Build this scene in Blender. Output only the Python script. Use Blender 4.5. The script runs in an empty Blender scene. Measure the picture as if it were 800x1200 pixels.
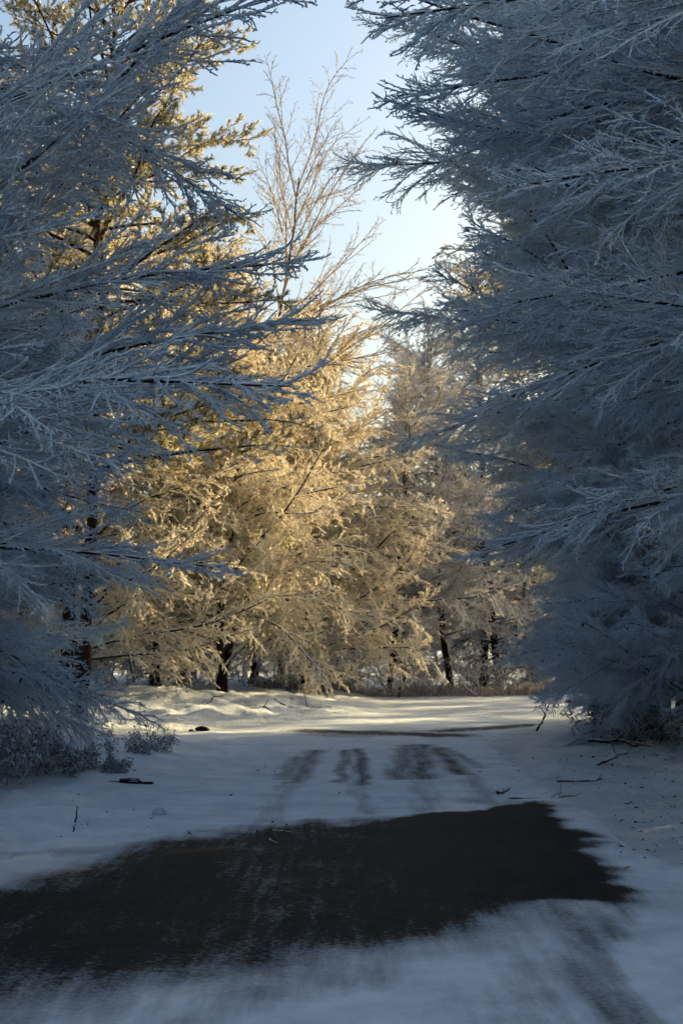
import bpy, math, random
import numpy as np
from mathutils import Vector, Matrix

# ------------------------------------------------------------------ camera, sky, sun, exposure
sc = bpy.context.scene
COL = sc.collection
R = math.radians
EYE = 1.6
PITCH = 5.5
SUN_AZ, SUN_EL = 52.0, 12.5           # degrees right of the view direction, above the horizon

cam_d = bpy.data.cameras.new('camera')
cam = bpy.data.objects.new('camera', cam_d); COL.objects.link(cam)
cam.location = (0, 0, EYE); cam.rotation_euler = (R(90 + PITCH), 0, 0)
cam_d.sensor_fit = 'VERTICAL'; cam_d.sensor_height = 36; cam_d.lens = 50
cam_d.clip_end = 3000; cam_d.clip_start = 0.05
cam_d.dof.use_dof = True; cam_d.dof.focus_distance = 10.5; cam_d.dof.aperture_fstop = 5.0
sc.camera = cam

world = bpy.data.worlds.new('World'); sc.world = world; world.use_nodes = True
wn = world.node_tree.nodes; wl = world.node_tree.links
sky = wn.new('ShaderNodeTexSky'); sky.sky_type = 'NISHITA'; sky.sun_disc = False
sky.sun_elevation = R(SUN_EL); sky.sun_rotation = R(SUN_AZ)
sky.altitude = 700; sky.air_density = 1.4; sky.dust_density = 10.0; sky.ozone_density = 2.6
wl.new(sky.outputs[0], wn['Background'].inputs[0]); wn['Background'].inputs[1].default_value = 0.080

sun_d = bpy.data.lights.new('sun', 'SUN'); sun_d.energy = 5.0; sun_d.angle = R(0.53); sun_d.color = (1.0, 0.735, 0.345)
sun = bpy.data.objects.new('sun', sun_d); COL.objects.link(sun)
sv = Vector((math.sin(R(SUN_AZ)) * math.cos(R(SUN_EL)), math.cos(R(SUN_AZ)) * math.cos(R(SUN_EL)), math.sin(R(SUN_EL))))
sun.rotation_euler = sv.to_track_quat('Z', 'Y').to_euler()
sun.location = (40, 20, 40)

vs = sc.view_settings
vs.view_transform = 'Standard'; vs.look = 'None'; vs.exposure = 2.05; vs.gamma = 1.0; vs.use_curve_mapping = False
sc.render.engine = 'CYCLES'
cy = sc.cycles
cy.max_bounces = 6; cy.diffuse_bounces = 6; cy.glossy_bounces = 2; cy.transmission_bounces = 3; cy.transparent_max_bounces = 4
cy.use_light_tree = False; cy.adaptive_threshold = 0.05; cy.caustics_reflective = False; cy.caustics_refractive = False

rng = np.random.default_rng(11)

# ------------------------------------------------------------------ helpers
def tag(o, label=None, cat=None, group=None, kind=None):
    if label: o['label'] = label
    if cat: o['category'] = cat
    if group: o['group'] = group
    if kind: o['kind'] = kind
    return o

def make_mesh(name, V, F, mats, fm=None, smooth=True):
    """V (n,3); F list of arrays of quads or tris; fm list of material index arrays."""
    me = bpy.data.meshes.new(name)
    V = np.asarray(V, dtype=np.float32)
    F = [np.asarray(f, dtype=np.int32) for f in F if len(f)]
    loops = np.concatenate([f.ravel() for f in F])
    tot = np.concatenate([np.full(len(f), f.shape[1], dtype=np.int32) for f in F])
    st = np.concatenate([[0], np.cumsum(tot)[:-1]]).astype(np.int32)
    me.vertices.add(len(V)); me.vertices.foreach_set('co', V.ravel())
    me.loops.add(len(loops)); me.loops.foreach_set('vertex_index', loops)
    me.polygons.add(len(tot)); me.polygons.foreach_set('loop_start', st); me.polygons.foreach_set('loop_total', tot)
    if fm is not None:
        me.polygons.foreach_set('material_index', np.concatenate(fm).astype(np.int32))
    me.polygons.foreach_set('use_smooth', np.full(len(tot), smooth, dtype=bool))
    for m in mats: me.materials.append(m)
    me.update(calc_edges=True)
    return me

def link(name, data, parent=None, loc=None):
    o = bpy.data.objects.new(name, data); COL.objects.link(o)
    if parent is not None: o.parent = parent
    if loc is not None: o.location = loc
    return o

class Soup:
    def __init__(s): s.V = []; s.F = []; s.M = []; s.n = 0
    def add(s, V, F, mi):
        if len(V) == 0: return
        s.V.append(np.asarray(V).reshape(-1, 3)); s.F.append(np.asarray(F) + s.n); s.M.append(np.full(len(F), mi)); s.n += len(s.V[-1])
    def mesh(s, name, mats, smooth=True):
        return make_mesh(name, np.concatenate(s.V), s.F, mats, s.M, smooth)

def norm(v): return v / np.maximum(np.linalg.norm(v, axis=-1, keepdims=True), 1e-9)

def tubes(P, Rad, sides):
    """P (N,n,3), Rad (N,n) -> verts, quads of open tubes."""
    N, n, _ = P.shape
    T = norm(np.gradient(P, axis=1))
    up = np.zeros_like(T); up[..., 2] = 1
    up[np.abs(T[..., 2]) > 0.93] = (1, 0, 0)
    A = norm(np.cross(T, up)); B = np.cross(A, T)
    a = np.arange(sides) * 2 * np.pi / sides
    V = P[:, :, None, :] + Rad[:, :, None, None] * (np.cos(a)[None, None, :, None] * A[:, :, None, :] + np.sin(a)[None, None, :, None] * B[:, :, None, :])
    idx = np.arange(N * n * sides).reshape(N, n, sides)
    i0 = idx[:, :-1, :]; i1 = np.roll(idx, -1, axis=2)[:, :-1, :]
    j0 = idx[:, 1:, :]; j1 = np.roll(idx, -1, axis=2)[:, 1:, :]
    Q = np.stack([i0, i1, j1, j0], axis=-1).reshape(-1, 4)
    return V.reshape(-1, 3), Q

def grow(S, D, L, n, droop, wander, rg):
    """integrate N branches: start S, direction D, length L -> points (N,n,3)"""
    N = len(S); P = np.zeros((N, n, 3)); P[:, 0] = S
    d = norm(D); st = (L / (n - 1))[:, None]
    dr = np.asarray(droop) * np.ones(N)
    w = rg.normal(0, wander, (N, 3))
    for k in range(1, n):
        w = 0.6 * w + rg.normal(0, wander, (N, 3))
        d = norm(d + w + np.array([0, 0, -1.0]) * (dr * st[:, 0])[:, None])
        P[:, k] = P[:, k - 1] + d * st
    return P

def sprout(P, L, spacing, t0, t1, ang, angj, out, rg, planar=None, maxn=None):
    """positions and directions of side branches along each polyline"""
    N, n, _ = P.shape
    m = np.maximum((L * (t1 - t0) / spacing).astype(int), 1)
    if maxn: m = np.minimum(m, maxn)
    par = np.repeat(np.arange(N), m)
    k = np.arange(len(par)) - np.repeat(np.cumsum(m) - m, m)
    t = t0 + (t1 - t0) * (k + rg.uniform(0.1, 0.9, len(k))) / m[par]
    f = np.clip(t * (n - 1), 0, n - 1.001); i = f.astype(int); fr = (f - i)[:, None]
    S = P[par, i] * (1 - fr) + P[par, i + 1] * fr
    T = norm(P[par, i + 1] - P[par, i])
    up = np.tile(np.array([0, 0, 1.0]), (len(par), 1)) if planar is None else planar[par]
    side = norm(np.cross(T, up)); nrm = np.cross(side, T)
    sg = np.where((k + par) % 2 == 0, 1.0, -1.0)
    a = np.radians(rg.normal(ang, angj, len(k)))
    ph = rg.normal(0, np.radians(out), len(k))
    D = T * np.cos(a)[:, None] + np.sin(a)[:, None] * (side * (sg * np.cos(ph))[:, None] + nrm * np.sin(ph)[:, None])
    return par, t, S, D

def value_noise(x, y, s, seed):
    g = np.random.default_rng(seed).random((256, 256))
    X = x / s; Y = y / s
    xi = np.floor(X).astype(int); yi = np.floor(Y).astype(int); fx = X - xi; fy = Y - yi
    fx = fx * fx * (3 - 2 * fx); fy = fy * fy * (3 - 2 * fy)
    a = g[xi % 256, yi % 256]; b = g[(xi + 1) % 256, yi % 256]; c = g[xi % 256, (yi + 1) % 256]; d = g[(xi + 1) % 256, (yi + 1) % 256]
    return (a * (1 - fx) + b * fx) * (1 - fy) + (c * (1 - fx) + d * fx) * fy - 0.5

def fbm(x, y, s, seed, o=4):
    r = 0; amp = 1.0
    for k in range(o):
        r = r + amp * value_noise(x, y, s, seed + k); s *= 0.5; amp *= 0.5
    return r

def sstep(a, b, x):
    t = np.clip((x - a) / (b - a), 0, 1); return t * t * (3 - 2 * t)

# ------------------------------------------------------------------ materials
def mat(name):
    m = bpy.data.materials.new(name); m.use_nodes = True
    nt = m.node_tree
    for n in list(nt.nodes): nt.nodes.remove(n)
    out = nt.nodes.new('ShaderNodeOutputMaterial')
    return m, nt, out

def N(nt, typ, **kw):
    n = nt.nodes.new(typ)
    for k, v in kw.items():
        if k == 'op': n.operation = v
        elif k == 'ins':
            for i, x in v.items(): n.inputs[i].default_value = x
        else: setattr(n, k, v)
    return n

def noise(nt, scale, detail=3, rough=0.5, vec=None):
    n = N(nt, 'ShaderNodeTexNoise', ins={'Scale': scale, 'Detail': detail, 'Roughness': rough})
    if vec is None:
        tc = N(nt, 'ShaderNodeTexCoord'); vec = tc.outputs['Object']
    nt.links.new(vec, n.inputs['Vector'])
    return n

def frosted(name, frost, bark, lo, hi, nscale, namp, trans=0.0, bark2=None):
    """rime on bark: frost settles by facing direction and in patches, bark shows between"""
    m, nt, out = mat(name); L = nt.links
    geo = N(nt, 'ShaderNodeNewGeometry'); sep = N(nt, 'ShaderNodeSeparateXYZ'); L.new(geo.outputs['Normal'], sep.inputs[0])
    nz = noise(nt, nscale, 3, 0.6)
    mul = N(nt, 'ShaderNodeMath', op='MULTIPLY_ADD', ins={1: namp, 2: -namp * 0.5}); L.new(nz.outputs[0], mul.inputs[0])
    add = N(nt, 'ShaderNodeMath', op='ADD'); L.new(sep.outputs['Z'], add.inputs[0]); L.new(mul.outputs[0], add.inputs[1])
    mr = N(nt, 'ShaderNodeMapRange', ins={1: lo, 2: hi}); L.new(add.outputs[0], mr.inputs[0])
    n2 = noise(nt, nscale * 0.3, 2)
    bmix = N(nt, 'ShaderNodeMix', data_type='RGBA'); bmix.inputs[6].default_value = (*bark, 1); bmix.inputs[7].default_value = (*(bark2 or [c * 1.9 for c in bark]), 1)
    L.new(n2.outputs[0], bmix.inputs[0])
    cm = N(nt, 'ShaderNodeMix', data_type='RGBA'); cm.inputs[7].default_value = (*frost, 1)
    L.new(mr.outputs[0], cm.inputs[0]); L.new(bmix.outputs[2], cm.inputs[6])
    dif = N(nt, 'ShaderNodeBsdfDiffuse', ins={1: 0.3}); L.new(cm.outputs[2], dif.inputs[0])
    if trans > 0:
        tr = N(nt, 'ShaderNodeBsdfTranslucent'); L.new(cm.outputs[2], tr.inputs[0])
        mx = N(nt, 'ShaderNodeMixShader', ins={0: trans}); L.new(dif.outputs[0], mx.inputs[1]); L.new(tr.outputs[0], mx.inputs[2])
        L.new(mx.outputs[0], out.inputs[0])
    else:
        L.new(dif.outputs[0], out.inputs[0])
    return m

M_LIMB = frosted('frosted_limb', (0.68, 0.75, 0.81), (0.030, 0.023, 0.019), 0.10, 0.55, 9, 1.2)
M_TWIG = frosted('frosted_twig', (0.67, 0.79, 0.90), (0.16, 0.13, 0.11), -1.15, -0.55, 14, 0.9, 0.25)  # blue of the shade is put into the near trees' frost colour
M_RIME = frosted('rime_spur', (0.71, 0.83, 0.94), (0.30, 0.26, 0.23), -1.3, -0.7, 20, 0.8, 0.35)  # rime carries the same painted shade blue
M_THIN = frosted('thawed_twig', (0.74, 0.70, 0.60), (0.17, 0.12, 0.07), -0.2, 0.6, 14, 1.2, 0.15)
M_TANTWIG = frosted('sungold_twig', (0.85, 0.82, 0.74), (0.22, 0.155, 0.09), -1.25, -0.2, 14, 1.2, 0.3)  # golden sunlight is put into this frost colour; the grey set is unlit
M_TANRIME = frosted('sungold_rime', (0.90, 0.87, 0.78), (0.30, 0.21, 0.13), -1.4, -0.4, 20, 1.0, 0.4)  # rime tinted with the same sunlight gold
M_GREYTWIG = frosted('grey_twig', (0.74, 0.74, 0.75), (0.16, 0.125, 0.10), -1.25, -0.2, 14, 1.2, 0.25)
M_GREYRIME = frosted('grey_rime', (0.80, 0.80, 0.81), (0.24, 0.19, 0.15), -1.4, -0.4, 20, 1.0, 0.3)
M_TRUNK = frosted('beech_trunk', (0.70, 0.72, 0.76), (0.020, 0.016, 0.013), 0.35, 0.9, 5, 1.1)
M_PINEBARK = frosted('pine_trunk', (0.70, 0.72, 0.76), (0.018, 0.014, 0.011), 0.4, 0.9, 6, 1.0)
M_NEEDLE = frosted('frosted_needle', (0.70, 0.63, 0.46), (0.10, 0.095, 0.035), -0.6, 0.4, 3, 1.4, 0.45)  # gold of the sunlight is put into the needle frost colour
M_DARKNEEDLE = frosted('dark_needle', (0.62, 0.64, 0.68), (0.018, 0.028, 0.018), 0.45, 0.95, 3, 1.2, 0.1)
M_SNOWPAD = frosted('needle_snow', (0.80, 0.81, 0.84), (0.5, 0.5, 0.5), -1.0, -0.5, 8, 0.3, 0.1)
M_LEAF = frosted('dry_leaf', (0.45, 0.38, 0.34), (0.11, 0.035, 0.014), 0.75, 1.2, 12, 0.5, 0.35, (0.20, 0.06, 0.02))
M_STICK = frosted('fallen_wood', (0.70, 0.76, 0.80), (0.022, 0.016, 0.012), 0.45, 1.0, 18, 0.9)
M_SHRUB = frosted('shrub_stem', (0.58, 0.62, 0.68), (0.040, 0.034, 0.028), -0.5, 0.6, 22, 1.6)
M_WEED = frosted('dry_weed', (0.62, 0.61, 0.60), (0.16, 0.125, 0.09), -0.4, 0.4, 18, 1.3, 0.2)
M_SOIL = frosted('clod_soil', (0.7, 0.72, 0.76), (0.018, 0.013, 0.010), 0.8, 1.15, 14, 0.9)

def snow_nodes(nt):
    L = nt.links
    tc = N(nt, 'ShaderNodeTexCoord')
    n1 = noise(nt, 1.6, 6, 0.7, tc.outputs['Object'])
    cr = N(nt, 'ShaderNodeMix', data_type='RGBA'); cr.inputs[6].default_value = (0.47, 0.56, 0.65, 1); cr.inputs[7].default_value = (0.71, 0.80, 0.88, 1)  # both snow tones carry the blue of the shade in their colour
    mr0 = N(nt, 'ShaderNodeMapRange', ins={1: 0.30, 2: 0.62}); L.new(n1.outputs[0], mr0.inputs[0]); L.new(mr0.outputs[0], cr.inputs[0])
    n2 = noise(nt, 9, 6, 0.62, tc.outputs['Object']); n3 = noise(nt, 70, 3, 0.6, tc.outputs['Object'])
    ad = N(nt, 'ShaderNodeMath', op='MULTIPLY_ADD', ins={1: 0.22}); L.new(n3.outputs[0], ad.inputs[0]); L.new(n2.outputs[0], ad.inputs[2])
    return tc, cr, ad

def snow_material():
    m, nt, out = mat('snow'); L = nt.links
    tc, cr, h = snow_nodes(nt)
    b = N(nt, 'ShaderNodeBsdfPrincipled', ins={'Roughness': 0.62, 'Specular IOR Level': 0.3})
    bp = N(nt, 'ShaderNodeBump', ins={'Strength': 1.0, 'Distance': 0.10}); L.new(h.outputs[0], bp.inputs['Height'])
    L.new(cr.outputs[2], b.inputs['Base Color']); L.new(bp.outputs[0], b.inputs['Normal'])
    L.new(b.outputs[0], out.inputs[0])
    return m
M_SNOW = snow_material()

def road_material():
    m, nt, out = mat('snowy_asphalt'); L = nt.links
    tc, cr, h = snow_nodes(nt)
    at = N(nt, 'ShaderNodeAttribute', attribute_name='bare')
    mp = N(nt, 'ShaderNodeMapping'); mp.inputs['Scale'].default_value = (1.0, 0.10, 1.0); mp.inputs['Rotation'].default_value = (0, 0, R(-7)); L.new(tc.outputs['Object'], mp.inputs[0])
    n1 = noise(nt, 9, 5, 0.65, mp.outputs[0]); n2 = noise(nt, 26, 5, 0.85, tc.outputs['Object']); n4 = noise(nt, 2.2, 4, 0.6, tc.outputs['Object'])
    s1 = N(nt, 'ShaderNodeMath', op='MULTIPLY_ADD', ins={1: 0.75, 2: -0.375}); L.new(n1.outputs[0], s1.inputs[0])
    s4 = N(nt, 'ShaderNodeMath', op='MULTIPLY_ADD', ins={1: 0.4, 2: -0.2}); L.new(n4.outputs[0], s4.inputs[0])
    s2 = N(nt, 'ShaderNodeMath', op='MULTIPLY_ADD', ins={1: 1.6, 2: -0.8}); L.new(n2.outputs[0], s2.inputs[0])
    # the grain of frost crystals only breaks up the surface where asphalt shows
    s3 = N(nt, 'ShaderNodeMath', op='MULTIPLY'); L.new(s2.outputs[0], s3.inputs[0]); L.new(at.outputs['Fac'], s3.inputs[1])
    a0 = N(nt, 'ShaderNodeMath', op='ADD'); L.new(s1.outputs[0], a0.inputs[0]); L.new(s4.outputs[0], a0.inputs[1])
    a1 = N(nt, 'ShaderNodeMath', op='ADD'); L.new(a0.outputs[0], a1.inputs[0]); L.new(s3.outputs[0], a1.inputs[1])
    a2 = N(nt, 'ShaderNodeMath', op='ADD'); L.new(a1.outputs[0], a2.inputs[0]); L.new(at.outputs['Fac'], a2.inputs[1])
    mr = N(nt, 'ShaderNodeMapRange', ins={1: 0.12, 2: 0.96}); L.new(a2.outputs[0], mr.inputs[0])
    # asphalt
    na = noise(nt, 45, 4, 0.8, tc.outputs['Object'])
    ac = N(nt, 'ShaderNodeMix', data_type='RGBA'); ac.inputs[6].default_value = (0.003, 0.003, 0.003, 1); ac.inputs[7].default_value = (0.036, 0.032, 0.028, 1)
    mra = N(nt, 'ShaderNodeMapRange', ins={1: 0.42, 2: 0.80}); L.new(na.outputs[0], mra.inputs[0]); L.new(mra.outputs[0], ac.inputs[0])
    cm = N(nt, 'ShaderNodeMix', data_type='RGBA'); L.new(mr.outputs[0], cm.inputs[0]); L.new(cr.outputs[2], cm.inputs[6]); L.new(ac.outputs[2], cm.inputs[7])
    hb = N(nt, 'ShaderNodeMath', op='MULTIPLY_ADD', ins={1: 0.3}); L.new(n2.outputs[0], hb.inputs[0]); L.new(h.outputs[0], hb.inputs[2])
    hs = N(nt, 'ShaderNodeMath', op='SUBTRACT'); L.new(hb.outputs[0], hs.inputs[0])
    hm = N(nt, 'ShaderNodeMath', op='MULTIPLY', ins={1: 0.5}); L.new(mr.outputs[0], hm.inputs[0]); L.new(hm.outputs[0], hs.inputs[1])
    bp = N(nt, 'ShaderNodeBump', ins={'Strength': 0.6, 'Distance': 0.04}); L.new(hs.outputs[0], bp.inputs['Height'])
    b = N(nt, 'ShaderNodeBsdfPrincipled', ins={'Roughness': 0.75, 'Specular IOR Level': 0.2})
    L.new(cm.outputs[2], b.inputs['Base Color']); L.new(bp.outputs[0], b.inputs['Normal'])
    L.new(b.outputs[0], out.inputs[0])
    return m
M_ROAD = road_material()

# ------------------------------------------------------------------ ground and road
def ground_at(u, v):
    """where the sight line through a point of the 800 x 1200 photograph meets flat ground"""
    f = 600 / math.tan(math.atan(18 / 50))
    c, s = math.cos(R(PITCH)), math.sin(R(PITCH))
    x = (u - 400) / f; yv = (600 - v) / f
    dy = c - s * yv; dz = s + c * yv
    t = -EYE / dz
    return (x * t, dy * t)

def road_mid(y):
    y = np.asarray(y, dtype=float)
    return -0.55 + np.where(y > 22, 0.026 * np.maximum(y - 22, 0) ** 2, 0)

_pr = np.random.default_rng(5)
PRINTS = [(-2.9 + 0.25 * (k % 2) + 0.07 * k + _pr.normal(0, .06), 11.0 + 0.62 * k + _pr.normal(0, .08), 0.15, 0.11) for k in range(22)]
PRINTS += [(_pr.uniform(-4.6, -2.6), _pr.uniform(9, 24), _pr.uniform(0.12, 0.4), _pr.uniform(-0.10, 0.10)) for k in range(90)]
PRINTS += [(_pr.uniform(2.4, 4.6), _pr.uniform(6.5, 24), _pr.uniform(0.1, 0.35), _pr.uniform(-0.09, 0.09)) for k in range(80)]

def ground_h(x, y):
    x = np.asarray(x, dtype=float); y = np.asarray(y, dtype=float)
    off = np.abs(x - road_mid(np.clip(y, -100, 36)))
    verge = sstep(2.9, 5.2, off)
    near = 1 - sstep(40, 90, np.hypot(x, y))
    h = 0.05 * fbm(x, y, 5.0, 3, 3) * (0.35 + 0.65 * verge)
    h = h + verge * (0.22 * fbm(x, y, 2.3, 9, 4) + 0.16) * (0.25 + 0.75 * near)
    h = h + 0.45 * np.exp(-((x + 4.3) / 1.3) ** 2 - ((y - 21) / 3.0) ** 2)          # bank on the left verge
    h = h + 0.17 * verge * fbm(x, y, 0.5, 21, 4) * near
    h = h + 0.35 * sstep(5, 12, off) * (1 + fbm(x, y, 9, 40, 2)) * near
    h = h + 0.016 * fbm(x, y, 0.8, 30, 3) * near
    h = h + 0.010 * fbm(x, y * 0.2, 0.22, 33, 3) * near * (1 - verge)
    for k in range(len(PRINTS)):
        px_, py_, sz, dp = PRINTS[k]
        m = (np.abs(x - px_) < 0.9) & (np.abs(y - py_) < 0.9)
        if np.any(m): h = h - np.where(m, dp * np.exp(-((x - px_) / (sz * 0.75)) ** 2 - ((y - py_) / sz) ** 2), 0)
    return h

def graded(a, b, fine, growth, lo, hi):
    """coordinates with spacing `fine` inside [a,b], growing outside to lo..hi"""
    mid = list(np.arange(a, b, fine)); up = [b]; s = fine
    while up[-1] < hi: s *= growth; up.append(up[-1] + s)
    dn = [a]; s = fine
    while dn[-1] > lo: s *= growth; dn.append(dn[-1] - s)
    return np.array(dn[::-1][:-1] + mid + up)

gx = graded(-5.0, 5.0, 0.07, 1.12, -900, 900)
ya = [5.2]
while ya[-1] < 60: ya.append(ya[-1] + 0.055 * max(1.0, ya[-1] / 9.0))
yb = list(graded(0, ya[-1], 5, 1.25, 0, 1400)); yb = [v for v in yb if v > ya[-1] + 1]
yd = [5.2]; s_ = 0.1
while yd[-1] > -300: s_ *= 1.25; yd.append(yd[-1] - s_)
gy = np.array(yd[::-1][:-1] + ya + yb)

def sheet(name, xs, ys, zf, material, attr=None):
    X, Y = np.meshgrid(xs, ys); Z = zf(X, Y)
    idx = np.arange(X.size).reshape(X.shape)
    Q = np.stack([idx[:-1, :-1], idx[:-1, 1:], idx[1:, 1:], idx[1:, :-1]], -1).reshape(-1, 4)
    me = make_mesh(name, np.stack([X, Y, Z], -1).reshape(-1, 3), [Q], [material])
    if attr is not None:
        a = me.attributes.new('bare', 'FLOAT', 'POINT'); a.data.foreach_set('value', attr(X, Y).ravel().astype(np.float32))
    return link(name, me)

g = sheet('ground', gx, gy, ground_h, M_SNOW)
tag(g, 'snow covered forest floor and verges on both sides of the road', 'ground', kind='structure')

def seg_dist(X, Y, pts):
    d = np.full(X.shape, 1e9)
    for (x0, y0), (x1, y1) in zip(pts[:-1], pts[1:]):
        dx, dy = x1 - x0, y1 - y0; t = np.clip(((X - x0) * dx + (Y - y0) * dy) / (dx * dx + dy * dy + 1e-9), 0, 1)
        d = np.minimum(d, np.hypot(X - x0 - t * dx, Y - y0 - t * dy))
    return d

def inside(X, Y, poly):
    r = np.zeros(X.shape, bool); n = len(poly); j = n - 1
    for i in range(n):
        xi, yi = poly[i]; xj, yj = poly[j]
        c = ((yi > Y) != (yj > Y)) & (X < (xj - xi) * (Y - yi) / (yj - yi + 1e-12) + xi)
        r ^= c; j = i
    return r

PATCH = [(-260, 1130), (-60, 1062), (0, 1048), (60, 1042), (130, 1012), (200, 992), (290, 976), (400, 968), (470, 957), (540, 951), (600, 948), (652, 945), (664, 957),
         (690, 985), (712, 1010), (724, 1034), (705, 1046), (640, 1050), (600, 1066), (560, 1085), (500, 1103), (440, 1112), (360, 1124), (250, 1136), (150, 1146), (60, 1160), (0, 1178), (-120, 1215), (-260, 1240)]
PATCH_W = [ground_at(*p) for p in PATCH]

def bare_mask(X, Y):
    wx = X + 0.34 * fbm(X, Y * 0.5, 1.1, 50, 4) + 0.26 * sstep(1.0, 1.8, X) * (fbm(X * 0.6, Y, 0.5, 54, 4) + 0.15); wy = Y + 0.9 * fbm(X, Y * 0.6, 0.9, 60, 4)
    d = seg_dist(wx, wy, PATCH_W + [PATCH_W[0]]); ins = inside(wx, wy, PATCH_W)
    sd = np.where(ins, -d, d)
    soft = 0.24 + 0.75 * sstep(9.6, 7.4, Y) + 0.4 * sstep(1.0, -1.0, X)                       # the near edge is powdered over
    m = sstep(soft, -soft * 0.8, sd) * 1.02
    m = m - 0.16 * sstep(-0.2, 0.35, fbm(X * 1.0, Y * 0.22, 0.55, 70, 3)) * sstep(1.7, -0.9, X + 0.6 * fbm(X, Y, 1.0, 75, 3))     # blown streaks over the bare patch
    m = m + 0.26 * sstep(-1.6, 1.5, X + 0.5 * fbm(X, Y, 1.3, 76, 3)) * sstep(0.2, 0.8, m) + 0.24 * sstep(-0.4, -1.7, X) * sstep(0.05, 0.45, m)
    def strip(a, b, w, s, v=1.0):
        pa, pb = ground_at(*a), ground_at(*b)
        dd = seg_dist(X + 0.12 * fbm(X, Y, 0.9, 80, 3), Y, [pa, pb])
        return v * sstep(w * (1 + s), w * (1 - s), dd)
    extra = np.zeros_like(X)
    for a, b, w, s, v in [((403, 879), (397, 917), 0.09, 0.95, 0.72), ((419, 878), (425, 920), 0.10, 0.95, 0.85),
                          ((368, 880), (343, 918), 0.15, 0.95, 0.70), ((352, 888), (328, 914), 0.13, 0.95, 0.6), ((479, 874), (464, 913), 0.17, 0.95, 0.72), ((493, 873), (496, 913), 0.2, 0.95, 0.8),
                          ((513, 877), (545, 908), 0.14, 0.95, 0.85), ((530, 880), (566, 900), 0.10, 0.95, 0.6),
                          ((419, 918), (432, 955), 0.10, 0.95, 0.45), ((545, 906), (585, 945), 0.13, 0.95, 0.45), ((494, 911), (500, 952), 0.16, 0.95, 0.40), ((343, 916), (310, 965), 0.14, 0.95, 0.40), ((372, 857), (520, 862), 0.60, 0.7, 1.05), ((520, 857), (620, 850), 0.40, 0.8, 1.0), ((400, 862), (450, 858), 0.7, 0.8, 0.6),
                          ((645, 1048), (760, 1240), 0.15, 0.35, 0.66), ((705, 1048), (700, 1095), 0.22, 0.6, 0.58),
                          ((330, 1120), (300, 1160), 0.35, 0.9, 0.55), ((430, 1105), (420, 1150), 0.25, 0.9, 0.45), ((180, 1150), (-40, 1215), 0.22, 0.9, 0.5),
                          ((650, 1120), (600, 1210), 0.25, 0.9, 0.38), ((300, 1150), (230, 1210), 0.12, 0.9, 0.35),
                          ((140, 1030), (215, 985), 0.18, 0.9, 0.5), ((30, 1000), (110, 998), 0.3, 0.9, 0.40), ((560, 940), (640, 944), 0.30, 0.9, 0.5)]:
        extra = np.maximum(extra, strip(a, b, w, s, v * 0.92))
    tread = 0.10 * np.sin(X * 60) * (X > 0.9) * (Y < 9)
    return np.clip(np.maximum(m, extra + tread * (extra > 0.2)) + 0.06 * fbm(X, Y * 0.4, 0.5, 90, 3), 0, 1.2)

RX = gx[(gx > -4.9) & (gx < 4.9)]
ry = gy[(gy > -30) & (gy < 36)]
def road_z(X, Y):
    z = ground_h(X, Y); hw = 2.95 + 0.18 * fbm(X, Y, 1.5, 15, 2)
    e = sstep(hw + 0.25, hw - 0.25, np.abs(X - road_mid(Y)))
    e = e * sstep(35.5, 34, Y)
    return z + 0.016 * e - 0.008
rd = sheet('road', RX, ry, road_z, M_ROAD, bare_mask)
tag(rd, 'snow dusted forest road with bare dark asphalt showing through', 'road', kind='structure')

# ------------------------------------------------------------------ boughs (grown along +X, Z up)
def knobby(rad, rg, a=0.35):
    return rad * (1 + a * rg.uniform(-1, 1, rad.shape))

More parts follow.
